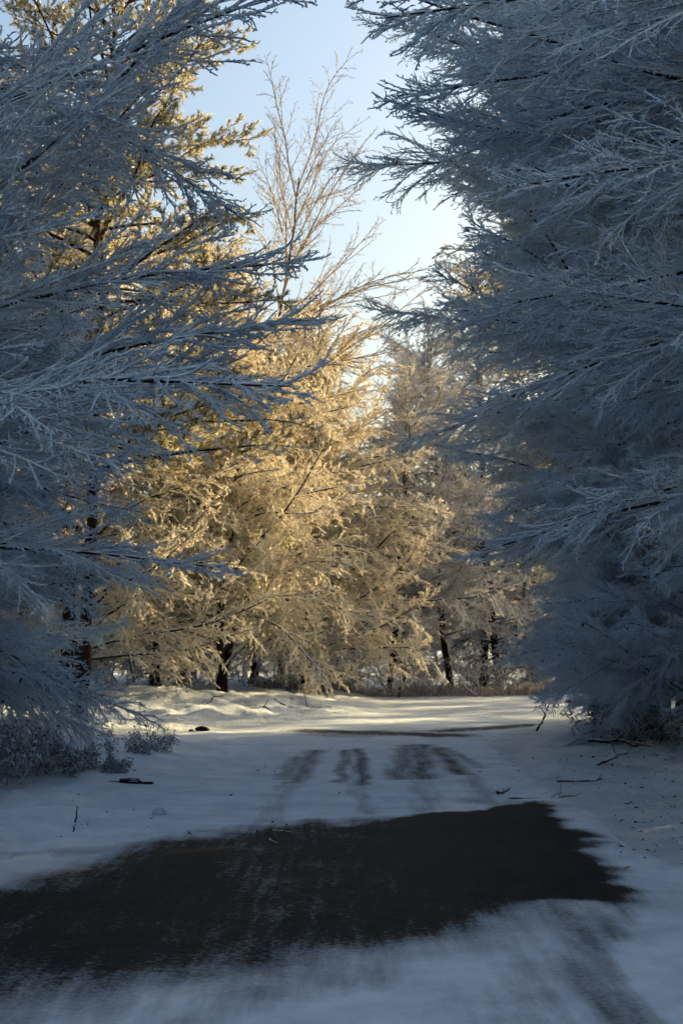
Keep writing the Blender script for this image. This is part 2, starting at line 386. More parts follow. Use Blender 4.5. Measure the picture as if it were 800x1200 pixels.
def beech_bough(name, seed, L0=5.0, droop=(0.02, 0.10, 0.22), rise=0.15, sp=(0.15, 0.085, 0.055), ang=(32, 30, 38), out=(16, 22, 50),
                r=(0.034, 0.011, 0.0095, 0.0085), l1=0.44, l2=0.30, l3=(0.05, 0.12), mats=None, leaves=0, sides=(6, 4, 3, 3), wander=0.03, tip=1.0):
    rg = np.random.default_rng(seed); so = Soup()
    P0 = grow(np.zeros((1, 3)), np.array([[1, 0.0, rise]]), np.array([L0]), 26, droop[0], wander, rg)
    t = np.linspace(0, 1, 26)
    R0 = (r[0] * (1 - t) ** 0.9 + r[1] * 0.9)[None]
    so.add(*tubes(P0, knobby(R0, rg, 0.10), sides[0]), 0)
    p, t1, S1, D1 = sprout(P0, np.array([L0]), sp[0], 0.10, 0.99, ang[0], 9, out[0], rg)
    Ln1 = L0 * l1 * np.clip(1 - t1, 0.06, 1) ** 0.75 * rg.uniform(0.55, 1.1, len(p)) * (0.55 + 0.45 * sstep(0.05, 0.3, t1)) + 0.12
    P1 = grow(S1, D1, Ln1, 13, droop[1], wander * 1.6, rg)
    tt = np.linspace(0, 1, 13)
    R1 = (r[0] * 0.42 * (Ln1[:, None] / (L0 * l1))) * (1 - tt)[None] ** 1.1 + r[1]
    so.add(*tubes(P1, knobby(R1, rg, 0.16), sides[1]), 1)
    p2, t2, S2, D2 = sprout(P1, Ln1, sp[1], 0.08, 1.0, ang[1], 10, out[1], rg)
    Ln2 = Ln1[p2] * l2 * np.clip(1 - t2, 0.12, 1) ** 0.6 * rg.uniform(0.5, 1.2, len(p2)) + 0.10
    P2 = grow(S2, D2, Ln2, 7, droop[2], wander * 2.2, rg)
    tt = np.linspace(0, 1, 7)
    R2 = r[2] * (1.0 - 0.30 * tt)[None] * rg.uniform(0.8, 1.2, (len(p2), 1))
    so.add(*tubes(P2, knobby(R2, rg, 0.30), sides[2]), 1)
    # rime-coated buds and spurs on every shoot
    allS = []
    for P, Ln in ((P1, Ln1), (P2, Ln2)):
        p3, t3, S3, D3 = sprout(P, Ln, sp[2], 0.15, 1.0, ang[2], 14, out[2], rg)
        allS.append((S3, D3))
    S3 = np.concatenate([a[0] for a in allS]); D3 = np.concatenate([a[1] for a in allS])
    Ln3 = rg.uniform(l3[0], l3[1], len(S3))
    P3 = grow(S3, D3, Ln3, 3, 0.4, 0.10, rg)
    R3 = r[3] * np.array([0.9, 1.05, 0.45])[None] * rg.uniform(0.7, 1.25, (len(S3), 1))
    so.add(*tubes(P3, R3, sides[3]), 2)
    if leaves:
        k = rg.integers(0, len(P2), leaves); c = P2[k, rg.integers(2, 7, leaves)]
        a = norm(rg.normal(0, 1, (leaves, 3)) + [0, 0, -0.8]); b = norm(np.cross(a, rg.normal(0, 1, (leaves, 3))))
        s = rg.uniform(0.028, 0.05, (leaves, 1))
        V = np.stack([c, c + a * s + b * s * 0.55, c + a * s * 2.1, c + a * s - b * s * 0.55], 1)
        so.add(V, np.arange(leaves * 4).reshape(-1, 4), 3)
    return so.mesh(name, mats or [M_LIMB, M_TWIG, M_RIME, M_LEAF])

# level sprays for the overhanging foreground boughs, hanging sprays for the wall of trees, sparse ones for high crowns
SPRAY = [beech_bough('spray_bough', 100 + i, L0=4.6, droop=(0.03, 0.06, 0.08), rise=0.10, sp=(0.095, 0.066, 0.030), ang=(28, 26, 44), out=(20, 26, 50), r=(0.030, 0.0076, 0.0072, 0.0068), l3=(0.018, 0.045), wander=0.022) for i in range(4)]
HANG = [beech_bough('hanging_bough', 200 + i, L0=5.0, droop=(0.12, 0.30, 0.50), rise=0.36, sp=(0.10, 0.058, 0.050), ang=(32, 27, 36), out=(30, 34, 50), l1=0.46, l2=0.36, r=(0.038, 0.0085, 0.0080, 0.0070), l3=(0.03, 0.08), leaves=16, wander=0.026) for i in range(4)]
TAN = [beech_bough('sungold_bough', 250 + i, L0=5.0, droop=(0.14, 0.36, 0.60), rise=0.36, sp=(0.19, 0.125, 0.10), ang=(36, 33, 42), out=(40, 45, 60), l1=0.46, l2=0.36, r=(0.036, 0.0135, 0.0130, 0.0150), l3=(0.05, 0.13), leaves=60, mats=[M_LIMB, M_TANTWIG, M_TANRIME, M_LEAF], wander=0.04) for i in range(4)]  # boughs of the sunlit trees, golden light painted into their frost
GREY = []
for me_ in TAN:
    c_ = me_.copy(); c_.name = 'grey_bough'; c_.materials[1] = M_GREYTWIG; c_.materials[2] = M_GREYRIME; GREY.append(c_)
BARE = [beech_bough('bare_bough', 300 + i, L0=5.0, droop=(-0.03, -0.04, 0.0), rise=0.25, sp=(0.26, 0.18, 0.16), ang=(32, 32, 36), out=(35, 40, 55), r=(0.024, 0.0075, 0.0065, 0.006), l3=(0.05, 0.12), mats=[M_THIN, M_THIN, M_THIN, M_LEAF], sides=(5, 3, 3, 3)) for i in range(3)]
BRUSH = [beech_bough('brush_stem', 400 + i, L0=2.4, droop=(0.05, 0.20, 0.3), rise=0.5, sp=(0.13, 0.09, 0.08), ang=(40, 36, 40), out=(60, 60, 60), r=(0.014, 0.008, 0.0075, 0.007), l3=(0.03, 0.08), leaves=45, sides=(4, 3, 3, 3), wander=0.06, mats=[M_LIMB, M_GREYTWIG, M_GREYRIME, M_LEAF]) for i in range(3)]

def pine_bough(name, seed, mats, L0=3.6, tufts=True, droop=0.05):
    rg = np.random.default_rng(seed); so = Soup()
    P0 = grow(np.zeros((1, 3)), np.array([[1, 0, 0.22]]), np.array([L0]), 16, droop, 0.03, rg)
    t = np.linspace(0, 1, 16); so.add(*tubes(P0, (0.040 * (1 - t) + 0.008)[None], 5), 0)
    p, t1, S1, D1 = sprout(P0, np.array([L0]), 0.17, 0.22, 1.0, 45, 10, 18, rg)
    Ln1 = L0 * 0.36 * np.clip(1 - t1, 0.1, 1) ** 0.7 * rg.uniform(0.6, 1.1, len(p)) + 0.15
    P1 = grow(S1, D1, Ln1, 7, -0.1 if tufts else 0.25, 0.05, rg)
    so.add(*tubes(P1, np.full((len(p), 7), 0.008) , 3), 0)
    # needle shoots
    p2, t2, S2, D2 = sprout(P1, Ln1, 0.085, 0.15, 1.0, 38, 12, 40, rg)
    S2 = np.concatenate([S2, P1[:, -1]]); D2 = np.concatenate([D2, norm(P1[:, -1] - P1[:, -2])])
    k = 30 if tufts else 16
    c = np.repeat(S2, k, 0); d0 = np.repeat(D2 + (np.array([0, 0, 0.35]) if tufts else 0), k, 0)
    off = rg.uniform(0, 0.16, (len(c), 1)); c = c + norm(d0) * off
    d = norm(d0 + rg.normal(0, 0.62, d0.shape)); ln = rg.uniform(0.07, 0.14, (len(c), 1)) * (1.0 if tufts else 0.7)
    w = norm(np.cross(d, rg.normal(0, 1, d.shape))) * (0.010 if tufts else 0.009)
    V = np.stack([c - w, c + w, c + d * ln], 1)
    so.add(V, np.arange(len(c) * 3).reshape(-1, 3), 1)
    # snow caught on the shoots
    m = len(S2) // 2; q = rg.permutation(len(S2))[:m]
    Sp = S2[q] + np.array([0, 0, 0.02]); Pp = grow(Sp, norm(D2[q] + [0, 0, 0.1]), np.full(m, 0.13), 4, 0, 0.08, rg)
    so.add(*tubes(Pp, np.array([0.012, 0.042, 0.036, 0.008])[None] * rg.uniform(0.6, 1.3, (m, 1)), 4), 2)
    return so.mesh(name, mats)
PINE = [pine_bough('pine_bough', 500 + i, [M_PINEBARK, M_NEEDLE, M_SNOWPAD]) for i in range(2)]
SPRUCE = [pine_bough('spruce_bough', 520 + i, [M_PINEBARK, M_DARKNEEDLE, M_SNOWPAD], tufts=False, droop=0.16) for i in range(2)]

# ------------------------------------------------------------------ trees
def trunk_path(seed, lean):
    rg = np.random.default_rng(seed); n = 22
    z = np.linspace(-0.3, 20, n); w = np.cumsum(rg.normal(0, 0.07, (n, 2)), 0); w -= w[1]
    w = w + lean * 0.05 * z[:, None] * np.array([np.cos(seed), np.sin(seed)])
    return np.column_stack([w, z])

TRUNKS = {}
def trunk_mesh(seed, r, m):
    key = (seed, r, m.name)
    if key not in TRUNKS:
        P = trunk_path(seed, 1.0); z = P[:, 2]; so = Soup()
        rad = r * (1 - np.clip(z, 0, 20) / 21.5) ** 0.9 + 0.012; rad = rad * (1 + 0.7 * np.exp(-np.clip(z, 0, 9) / 0.35))
        V, Q = tubes(P[None], rad[None], 14)
        a = np.arctan2(V[:, 1], V[:, 0]); flare = np.exp(-np.clip(V[:, 2], 0, 9) / 0.5)
        k = 1 + 0.16 * flare * np.sin(5 * a + seed) + 0.03 * np.sin(3 * a + V[:, 2])
        V[:, :2] = V[:, :2] * k[:, None]
        so.add(V, Q, 0); TRUNKS[key] = (P, so.mesh('trunk', [m]))
    return TRUNKS[key]

NOBJ = 0
def tree(name, label, x, y, h, boughs, nb, seed, zmin=0.12, zmax=0.97, reach=1.0, az=None, azw=0.0, e0=-8, e1=66, r=0.20, cat='tree', group=None,
         tmat=None, lean=(0, 0), taper=0.35, bname='bough', zpow=1.0, low=1.0, esd=6):
    """a trunk with boughs set round it; az/azw (degrees) turn most boughs toward one side, as at a wood's edge"""
    global NOBJ
    rg = np.random.default_rng(seed * 7 + 1)
    root = link(name, None, loc=(x, y, float(ground_h(x, y)) - 0.03)); root.empty_display_size = 0.3
    root.rotation_euler = (R(lean[0]), R(lean[1]), 0)
    tag(root, label, cat, group)
    P, me = trunk_mesh(seed % 5, r, tmat or M_TRUNK)
    s = h / 20.0
    tr = link('trunk', me, root); tr.scale = (s, s, s)
    for k in range(nb):
        f = zmin + (zmax - zmin) * ((k + rg.uniform(0.1, 0.9)) / nb) ** zpow
        z = f * h; i = int(np.clip((z / s + 0.3) / 20.3 * 21, 0, 20)); base = P[i] * s
        if az is None or rg.random() > azw: A = k * 137.5 + rg.uniform(-25, 25)
        else: A = az + rg.normal(0, 42)
        g = (f - zmin) / max(zmax - zmin, 1e-6)
        sc_ = reach * (1 - taper * g ** 1.3) * (low + (1 - low) * min(1.0, g / 0.4)) * rg.uniform(0.8, 1.15)
        e = e0 + (e1 - e0) * g ** 1.4 + rg.normal(0, esd)
        b = link(bname, boughs[int(rg.integers(len(boughs)))], root)
        b.matrix_local = (Matrix.Translation((base[0], base[1], z)) @ Matrix.Rotation(R(A), 4, 'Z') @ Matrix.Rotation(R(-e), 4, 'Y')
                          @ Matrix.Rotation(R(rg.normal(0, 14)), 4, 'X') @ Matrix.Diagonal((sc_, sc_ * (1 if rg.random() < 0.5 else -1), sc_, 1)))
        NOBJ += 1
    return root

def add_bough(root, me, base, tip_dir_az, elev, scale, roll=0, name='bough', flip=1):
    b = link(name, me, root)
    b.matrix_local = (Matrix.Translation(base) @ Matrix.Rotation(R(tip_dir_az), 4, 'Z') @ Matrix.Rotation(R(-elev), 4, 'Y')
                      @ Matrix.Rotation(R(roll), 4, 'X') @ Matrix.Diagonal((scale, scale * flip, scale, 1)))
    return b

def whole_crown(name, seed, h, nb, zmin, reach, e0, e1, mats, az=None, azw=0.0, taper=0.35):
    """one mesh holding a whole crown, for trees of the wood whose boughs cannot be told apart"""
    rg = np.random.default_rng(seed); so = Soup()
    protos = []
    for q in range(3):
        r2 = np.random.default_rng(seed + q)
        P0 = grow(np.zeros((1, 3)), np.array([[1, 0, 0.34]]), np.array([5.0]), 10, 0.13, 0.05, r2)
        p, t1, S1, D1 = sprout(P0, np.array([5.0]), 0.17, 0.08, 1.0, 36, 10, 32, r2)
        L1_ = 2.2 * np.clip(1 - t1, 0.06, 1) ** 0.75 * r2.uniform(0.55, 1.1, len(p)) + 0.2
        P1 = grow(S1, D1, L1_, 6, 0.34, 0.06, r2)
        p2, t2, S2, D2 = sprout(P1, L1_, 0.11, 0.05, 1.0, 32, 10, 40, r2)
        L2_ = L1_[p2] * 0.38 * np.clip(1 - t2, 0.15, 1) ** 0.6 * r2.uniform(0.5, 1.2, len(p2)) + 0.14
        P2 = grow(S2, D2, L2_, 4, 0.6, 0.10, r2)
        p3, t3, S3, D3 = sprout(P2, L2_, 0.10, 0.2, 1.0, 40, 12, 60, r2)
        P3 = grow(S3, D3, r2.uniform(0.07, 0.15, len(p3)), 2, 0.3, 0.1, r2)
        t = np.linspace(0, 1, 10); sp_ = Soup()
        sp_.add(*tubes(P0, (0.034 * (1 - t) + 0.012)[None], 4), 0)
        sp_.add(*tubes(P1, np.full(P1.shape[:2], 0.014), 3), 1)
        sp_.add(*tubes(P2, np.full(P2.shape[:2], 0.012), 3), 1)
        w = norm(np.cross(P3[:, 1] - P3[:, 0], r2.normal(0, 1, (len(P3), 3)))) * 0.016
        sp_.add(np.stack([P3[:, 0] - w, P3[:, 0] + w, P3[:, 1]], 1), np.arange(len(P3) * 3).reshape(-1, 3), 2)
        protos.append(sp_)
    for k in range(nb):
        f = (k + rg.uniform(0.1, 0.9)) / nb; z = (zmin + (0.97 - zmin) * f) * h
        A = R(k * 137.5 + rg.uniform(-25, 25)) if (az is None or rg.random() > azw) else R(az + rg.normal(0, 35))
        e = R(e0 + (e1 - e0) * f ** 1.4 + rg.normal(0, 6)); s = reach * (1 - taper * f ** 1.3) * rg.uniform(0.8, 1.15)
        M3 = np.array((Matrix.Rotation(A, 3, 'Z') @ Matrix.Rotation(-e, 3, 'Y') @ Matrix.Rotation(R(rg.normal(0, 14)), 3, 'X'))) * s
        pr = protos[k % 3]
        for V, F, Mi, b0 in zip(pr.V, pr.F, pr.M, np.cumsum([0] + [len(v) for v in pr.V])[:-1]):
            so.add(V @ M3.T + np.array([0, 0, z]), F - b0, int(Mi[0]))
    return so.mesh(name, mats)

def wood_tree(label, x, y, h, crown, ch, seed, group, rot=None, r=0.2):
    root = link('beech_tree', None, loc=(x, y, float(ground_h(x, y)) - 0.03)); root.empty_display_size = 0.3
    tag(root, label, 'tree', group); s = h / 20.0
    P, me = trunk_mesh(seed % 5, r, M_TRUNK)
    tr = link('trunk', me, root); tr.scale = (s, s, s)
    c = link('crown', crown, root); k = h / ch; c.scale = (k, k, k)
    c.rotation_euler = (0, 0, R(seed * 77.0) if rot is None else rot)
    return root
WOOD = [whole_crown('wood_crown', 900 + 10 * i, 16, 44, 0.03, 1.15, -6, 64, [M_LIMB, M_GREYTWIG, M_GREYRIME]) for i in range(2)]

# --- left foreground: the tree whose boughs reach over the road from outside the picture
L1 = tree('beech_tree', 'frosted beech in blue shade whose knobbly boughs reach in from the upper left', -4.95, 10.2, 17, SPRAY, 22, 21, zmin=0.34, reach=0.95, az=170, azw=0.5, e0=5, e1=50)
for (bx, by, bz, a, e, s, ro, i, f) in [(0.2, 0, 3.0, 4, 38, 1.12, 10, 0, 1), (0.2, .3, 3.3, -8, 44, 1.10, -14, 1, 1), (0.2, 0, 3.2, 14, 32, 1.05, -8, 3, 1),
                                     (0.2, .2, 2.4, 2, 30, 1.05, 8, 1, -1), (0.2, 0, 2.6, -5, 20, 1.06, 14, 2, -1), (0.2, 0, 4.4, 6, 40, 1.1, 0, 3, -1),
                                     (0.2, 0, 2.2, -2, 12, 0.85, 10, 3, 1), 
                                     (0.2, 1.2, 3.0, 4, 30, 1.05, 10, 3, 1), (0.2, 1.2, 2.4, 8, 20, 1.0, -10, 0, 1)]:
    add_bough(L1, SPRAY[i], (bx, by, bz), a, e, s, ro, flip=f)

BEECHES = [
    # label, x, y, h, set, nb, seed, kwargs
    ('frosted beech with hanging twigs at the left picture edge behind the low shrub', -6.2, 16.5, 6.6, HANG, 46, 31, dict(zmin=0.14, az=0, azw=0.5, reach=0.80, e1=45, r=0.14)),
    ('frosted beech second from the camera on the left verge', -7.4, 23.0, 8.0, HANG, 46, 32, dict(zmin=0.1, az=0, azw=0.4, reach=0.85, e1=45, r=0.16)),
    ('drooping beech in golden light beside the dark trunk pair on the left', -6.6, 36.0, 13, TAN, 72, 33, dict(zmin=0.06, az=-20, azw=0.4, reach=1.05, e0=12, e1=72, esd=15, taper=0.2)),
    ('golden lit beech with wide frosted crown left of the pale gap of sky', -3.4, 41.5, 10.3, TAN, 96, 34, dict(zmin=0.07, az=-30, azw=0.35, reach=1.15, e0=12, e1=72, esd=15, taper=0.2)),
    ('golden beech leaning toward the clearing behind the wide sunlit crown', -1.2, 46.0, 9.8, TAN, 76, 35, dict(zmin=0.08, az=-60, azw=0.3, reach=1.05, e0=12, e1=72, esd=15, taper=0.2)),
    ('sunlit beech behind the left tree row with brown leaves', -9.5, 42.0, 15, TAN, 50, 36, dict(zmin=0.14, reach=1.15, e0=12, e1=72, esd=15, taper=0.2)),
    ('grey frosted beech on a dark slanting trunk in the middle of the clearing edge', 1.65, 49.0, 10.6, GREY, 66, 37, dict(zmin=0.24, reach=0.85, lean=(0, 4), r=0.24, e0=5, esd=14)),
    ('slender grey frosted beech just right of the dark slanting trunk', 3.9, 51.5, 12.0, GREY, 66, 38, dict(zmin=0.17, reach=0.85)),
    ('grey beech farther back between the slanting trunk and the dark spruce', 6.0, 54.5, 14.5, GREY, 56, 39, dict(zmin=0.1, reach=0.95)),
    ('broad beech on the right verge trailing frosted twigs to the snow', 6.2, 23.0, 17, HANG, 96, 41, dict(zmin=0.05, az=190, azw=0.6, reach=1.0, e0=-8, low=0.62)),
    ('huge frosted beech in blue shade filling the right side of the view', 6.5, 16.0, 18, HANG, 96, 42, dict(zmin=0.12, az=180, azw=0.6, reach=1.12, e0=-4, low=0.52)),
    ('low frosted young beech whose twigs brush the snow on the right verge', 5.3, 20.6, 6.5, HANG, 46, 46, dict(zmin=0.03, az=190, azw=0.5, reach=0.52, e0=-4, e1=45, r=0.10)),
    ('lowest frosted sapling at the foot of the right tree wall', 5.0, 22.4, 4.6, HANG, 44, 49, dict(zmin=0.04, az=195, azw=0.5, reach=0.42, e0=-10, e1=35, r=0.08)),
    ('low frosted young beech just behind the reddish bush on the right', 5.6, 24.6, 6.5, HANG, 46, 47, dict(zmin=0.03, az=190, azw=0.4, reach=0.58, e0=-4, e1=45, r=0.10)),
    ('warm lit beech along the inner edge of the right tree wall', 8.0, 32.5, 15, TAN, 70, 48, dict(zmin=0.12, az=180, azw=0.5, reach=1.1, taper=0.15, esd=10, low=0.4)),
    ('frosted beech behind the right verge, warm light in its upper twigs', 7.0, 29.0, 17, HANG, 80, 43, dict(zmin=0.06, az=180, azw=0.6, reach=1.25, low=0.5, taper=0.1, e1=50)),
    ('beech beyond the right tree wall at the bend of the road', 11.5, 58.0, 15, GREY, 42, 44, dict(zmin=0.10, reach=1.0)),
]
for lab, x, y, h, st, nb, seed, kw in BEECHES:
    tree('beech_tree', lab, x, y, h, st, nb, seed, **kw)

# --- right foreground boughs fanning out above the road
R1 = tree('beech_tree', 'frosted beech outside the right edge with fanned boughs high above the road', 5.7, 11.5, 18, SPRAY, 34, 45, zmin=0.22, reach=1.0, az=0, azw=0.5, e0=0, e1=50)
for (bx, by, bz, a, e, s, ro, i, f) in [(-.2, 1.0, 6.0, 176, 9, 1.25, 20, 1, 1), (-.2, .6, 6.9, 180, 6, 1.2, -12, 2, 1), (-.2, 1.6, 5.2, 182, 2, 1.0, 16, 3, 1), (-.2, 2.0, 4.6, 172, -3, 0.95, 10, 0, -1), (-.2, 1, 6.2, 166, 14, 1.1, -10, 2, -1),
                                     (-.2, 1.4, 3.9, 180, -6, 0.85, 20, 1, -1), (-.2, 1.2, 3.2, 176, -8, 0.9, 15, 2, 1), (-.2, .8, 2.9, 178, 5, 0.97, 10, 3, -1), (-.2, 0.5, 4.2, 190, -5, 0.9, 5, 0, 1), 
                                     (-.2, 0.2, 5.6, 194, 4, 1.0, 0, 3, 1), (-.2, 2.6, 6.4, 170, 2, 1.1, 0, 0, 1), (-.2, 2.2, 7.4, 176, 8, 1.1, 0, 3, 1), (-.2, 0.4, 7.6, 184, 4, 1.15, 0, 1, 1)]:
    add_bough(R1, SPRAY[i], (bx, by, bz), a, e, s, ro, flip=f)

# --- tall tree with bare thin branches against the sky
tree('bare_tree', 'tall thin branched bare tree rising golden against the sky', -3.7, 44.0, 16.5, BARE, 36, 51, zmin=0.3, zmax=0.99, reach=1.3, e0=12, e1=50, r=0.13, az=0, azw=0.45, lean=(0, 7), esd=12)
# --- conifers
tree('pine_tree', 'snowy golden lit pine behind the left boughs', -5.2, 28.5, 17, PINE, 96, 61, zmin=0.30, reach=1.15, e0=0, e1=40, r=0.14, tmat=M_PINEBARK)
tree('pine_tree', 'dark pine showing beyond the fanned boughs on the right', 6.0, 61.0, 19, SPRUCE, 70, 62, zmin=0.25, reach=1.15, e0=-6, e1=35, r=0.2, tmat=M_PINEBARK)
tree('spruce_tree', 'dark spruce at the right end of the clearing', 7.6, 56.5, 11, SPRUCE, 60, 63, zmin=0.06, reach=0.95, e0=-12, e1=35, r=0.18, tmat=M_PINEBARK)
# --- trunks of the wood at the clearing's edge
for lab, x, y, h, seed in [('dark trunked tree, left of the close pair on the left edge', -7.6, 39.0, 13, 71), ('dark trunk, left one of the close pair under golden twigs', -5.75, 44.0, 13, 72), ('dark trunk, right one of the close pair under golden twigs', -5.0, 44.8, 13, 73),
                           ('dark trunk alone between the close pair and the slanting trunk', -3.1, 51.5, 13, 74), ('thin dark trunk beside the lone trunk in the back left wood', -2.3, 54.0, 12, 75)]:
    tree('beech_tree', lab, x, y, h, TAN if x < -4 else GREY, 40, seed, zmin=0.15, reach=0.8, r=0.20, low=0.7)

# --- wood beyond and beside the picture
BACK = [(-16, 30), (-13, 20), (-12, 36), (-15, 48), (-10, 54), (-6, 58), (-1.5, 60), (2.5, 58), (9, 66), (14, 62), (-12, 66), (18, 70), (0.5, 70), (5, 74), (-6, 70), (14, 78), (-3, 80), (8, 86), (22, 84), (-14, 82),
        (11, 24), (12, 16), (12, 7), (12.5, 31), (18, 20), (17, 12), (18, 28), (24, 18), (25, 26), (24, 33), (31, 30), (32, 36), (9, 19.5), (9.3, 13), (9.5, 8.5), (19, 66), (26, 72), (18, 3), (19, 37), (27, 43), (15, 35), (23, 42), (-18, 14), (-17, 40)]  # right-hand rows include unseen trees added to block the low sun
for i, (x, y) in enumerate(BACK):
    far = y > 52 and x < 12
    wood_tree('frosted beech of the dense wood deep behind the tree rows', x, y, (8.5 + 1.5 * rng.random()) if far else 16 + 3 * rng.random(), WOOD[i % 2], 16, 100 + i, 'beeches of the wood behind the tree rows')
for i, (x, y) in enumerate([(24, 47.5), (21, 50), (24, 53), (21, 55.5), (24, 58.5), (21, 61)]):  # unseen trees added to keep low sun off the golden trees' feet
    wood_tree('unseen young beech added beyond the right tree wall to block low sun', x, y, 10.0 + 1.8 * rng.random(), WOOD[i % 2], 16, 180 + i, 'unseen young beeches added on the right to block low sun')
for i, (x, y) in enumerate([(-8.6, 1.0), (-7.6, -5), (-12.5, 6), (-2, -9.5), (4, -9)]):  # unseen trees added to darken the near snow and left boughs
    wood_tree('unseen frosted beech added near the camera to shade the foreground', x, y, 16.5 + 1.5 * rng.random(), WOOD[i % 2], 16, 140 + i, 'unseen beeches added around the camera for shade')

# ------------------------------------------------------------------ shrubs, brush and weeds
def shrub(name, label, x, y, n, size, seed, group=None, cat='shrub', meshes=BRUSH, e=(25, 80), parent=None):
    rg = np.random.default_rng(seed); z = float(ground_h(x, y)) - 0.03
    root = link(name, None, loc=(x, y, z)); root.empty_display_size = 0.2
    tag(root, label, cat, group)
    for k in range(n):
        s = size * rg.uniform(0.6, 1.15)
        add_bough(root, meshes[int(rg.integers(len(meshes)))], (rg.normal(0, 0.25 * size), rg.normal(0, 0.25 * size), 0), k * 137.5 + rg.uniform(-30, 30), rg.uniform(*e), s, rg.uniform(-180, 180), name='stem')
    return root

RUSSET = [beech_bough('russet_stem', 460 + i, L0=2.4, droop=(0.05, 0.20, 0.3), rise=0.5, sp=(0.16, 0.11, 0.10), ang=(40, 36, 40), out=(60, 60, 60), r=(0.014, 0.008, 0.007, 0.0065), l3=(0.03, 0.08), leaves=330, sides=(4, 3, 3, 3), wander=0.06) for i in range(2)]
DARKBRUSH = []
for q in range(3):
    b_ = beech_bough('shrub_stem', 440 + q, L0=1.0, droop=(0.1, 0.3, 0.4), rise=0.4, sp=(0.07, 0.05, 0.05), ang=(42, 40, 45), out=(70, 70, 70), r=(0.009, 0.006, 0.005, 0.0055), l1=0.5, l3=(0.02, 0.05), leaves=50, sides=(4, 3, 3, 3), wander=0.08, mats=[M_SHRUB, M_SHRUB, M_SHRUB, M_SHRUB])
    DARKBRUSH.append(b_)

SHRUBS = [('reddish leaved bush at the left foot of the right tree wall', 4.2, 23.2, 12, 0.40), ('dry leafed bush under the trailing twigs of the right beech', 4.45, 21.9, 12, 0.36),
          ('frosted bush at the right picture edge below the huge beech', 5.2, 19.2, 10, 0.4), ('bush with russet leaves half hidden behind the right tree wall', 5.0, 25.0, 12, 0.6),
          ('low twiggy bush between the two right verge bushes', 4.9, 20.6, 8, 0.32)]
for i, (lab, x, y, n, sz) in enumerate(SHRUBS): shrub('bush', lab, x, y, n, sz, 700 + i, meshes=RUSSET, e=(10, 75))
LOW = [('dark frosted shrub at the left picture edge, lowest and nearest', -3.9, 16.6, 16, 0.75), ('dark frosted shrub in the middle of the left shrub clump', -3.45, 17.5, 16, 0.65), ('right hand shrub of the dark clump on the left verge', -2.95, 18.0, 12, 0.5),
       ('dark shrub at the back of the left shrub clump', -4.3, 18.8, 16, 0.8), ('small frosted shrub trailing along the snow bank on the left', -3.0, 20.0, 9, 0.45), ('tiny frosted shrub on the far end of the left snow bank', -2.75, 21.2, 9, 0.45)]
for i, (lab, x, y, n, sz) in enumerate(LOW): shrub('shrub', lab, x, y, n, sz, 720 + i, meshes=DARKBRUSH, e=(5, 75))

ev = link('undergrowth', None, loc=(0, 52, 0)); tag(ev, 'tangled frosted brush filling the wood beyond the clearing', 'undergrowth', kind='stuff')
rg = np.random.default_rng(77)
for k in range(340):
    x = rg.uniform(-20, 16); y = 52 + rg.uniform(0, 14)
    if x < -4: y = rg.uniform(38, 66) if x < -8 else rg.uniform(46, 66)
    if rg.random() < 0.12: x, y = rg.uniform(-14, -8.5), rg.uniform(18, 38)
    if k % 8 == 0: x = rg.uniform(-8, 9); y = 46.5 + 0.35 * abs(x - 1) + rg.uniform(-0.5, 3)
    if k % 5 == 1: x = rg.uniform(-14, -4); y = rg.uniform(42, 50)
    s = rg.uniform(0.5, 1.4)
    add_bough(ev, BRUSH[k % 3], (x, y - 52, float(ground_h(x, y)) - 0.05), rg.uniform(0, 360), rg.uniform(40, 85), s, rg.uniform(-180, 180), name='brush_stem')

# dry grass along the far edge of the clearing
rg = np.random.default_rng(88); n = 5000
x = rg.uniform(-3, 9, n); y = 47.5 + 0.35 * np.abs(x - 1) + rg.exponential(1.2, n) + 0.8 * fbm(x, x, 1.7, 5, 2)
z = ground_h(x, y); hh = rg.uniform(0.12, 0.5, n) * (0.6 + 1.0 * np.clip(fbm(x, y, 1.1, 6, 2) + 0.5, 0, 1))
a = rg.uniform(0, 6.28, n); b = np.stack([np.cos(a), np.sin(a), np.zeros(n)], 1) * 0.010; c = np.stack([x, y, z - 0.03], 1)
m1 = c + np.stack([rg.normal(0, .05, n), rg.normal(0, .05, n), hh * 0.6], 1); tp = m1 + np.stack([rg.normal(0, .14, n), rg.normal(0, .14, n), hh * 0.4], 1)
V = np.stack([c - b, c + b, m1 + b, m1 - b, tp], 1).reshape(-1, 3); k5 = np.arange(n)[:, None] * 5
go = link('dry_grass', make_mesh('dry_grass', V, [k5 + [0, 1, 2, 3], k5 + [3, 2, 4]], [M_WEED]))
tag(go, 'frosted dry grass and weeds along the far edge of the clearing', 'grass', kind='stuff')

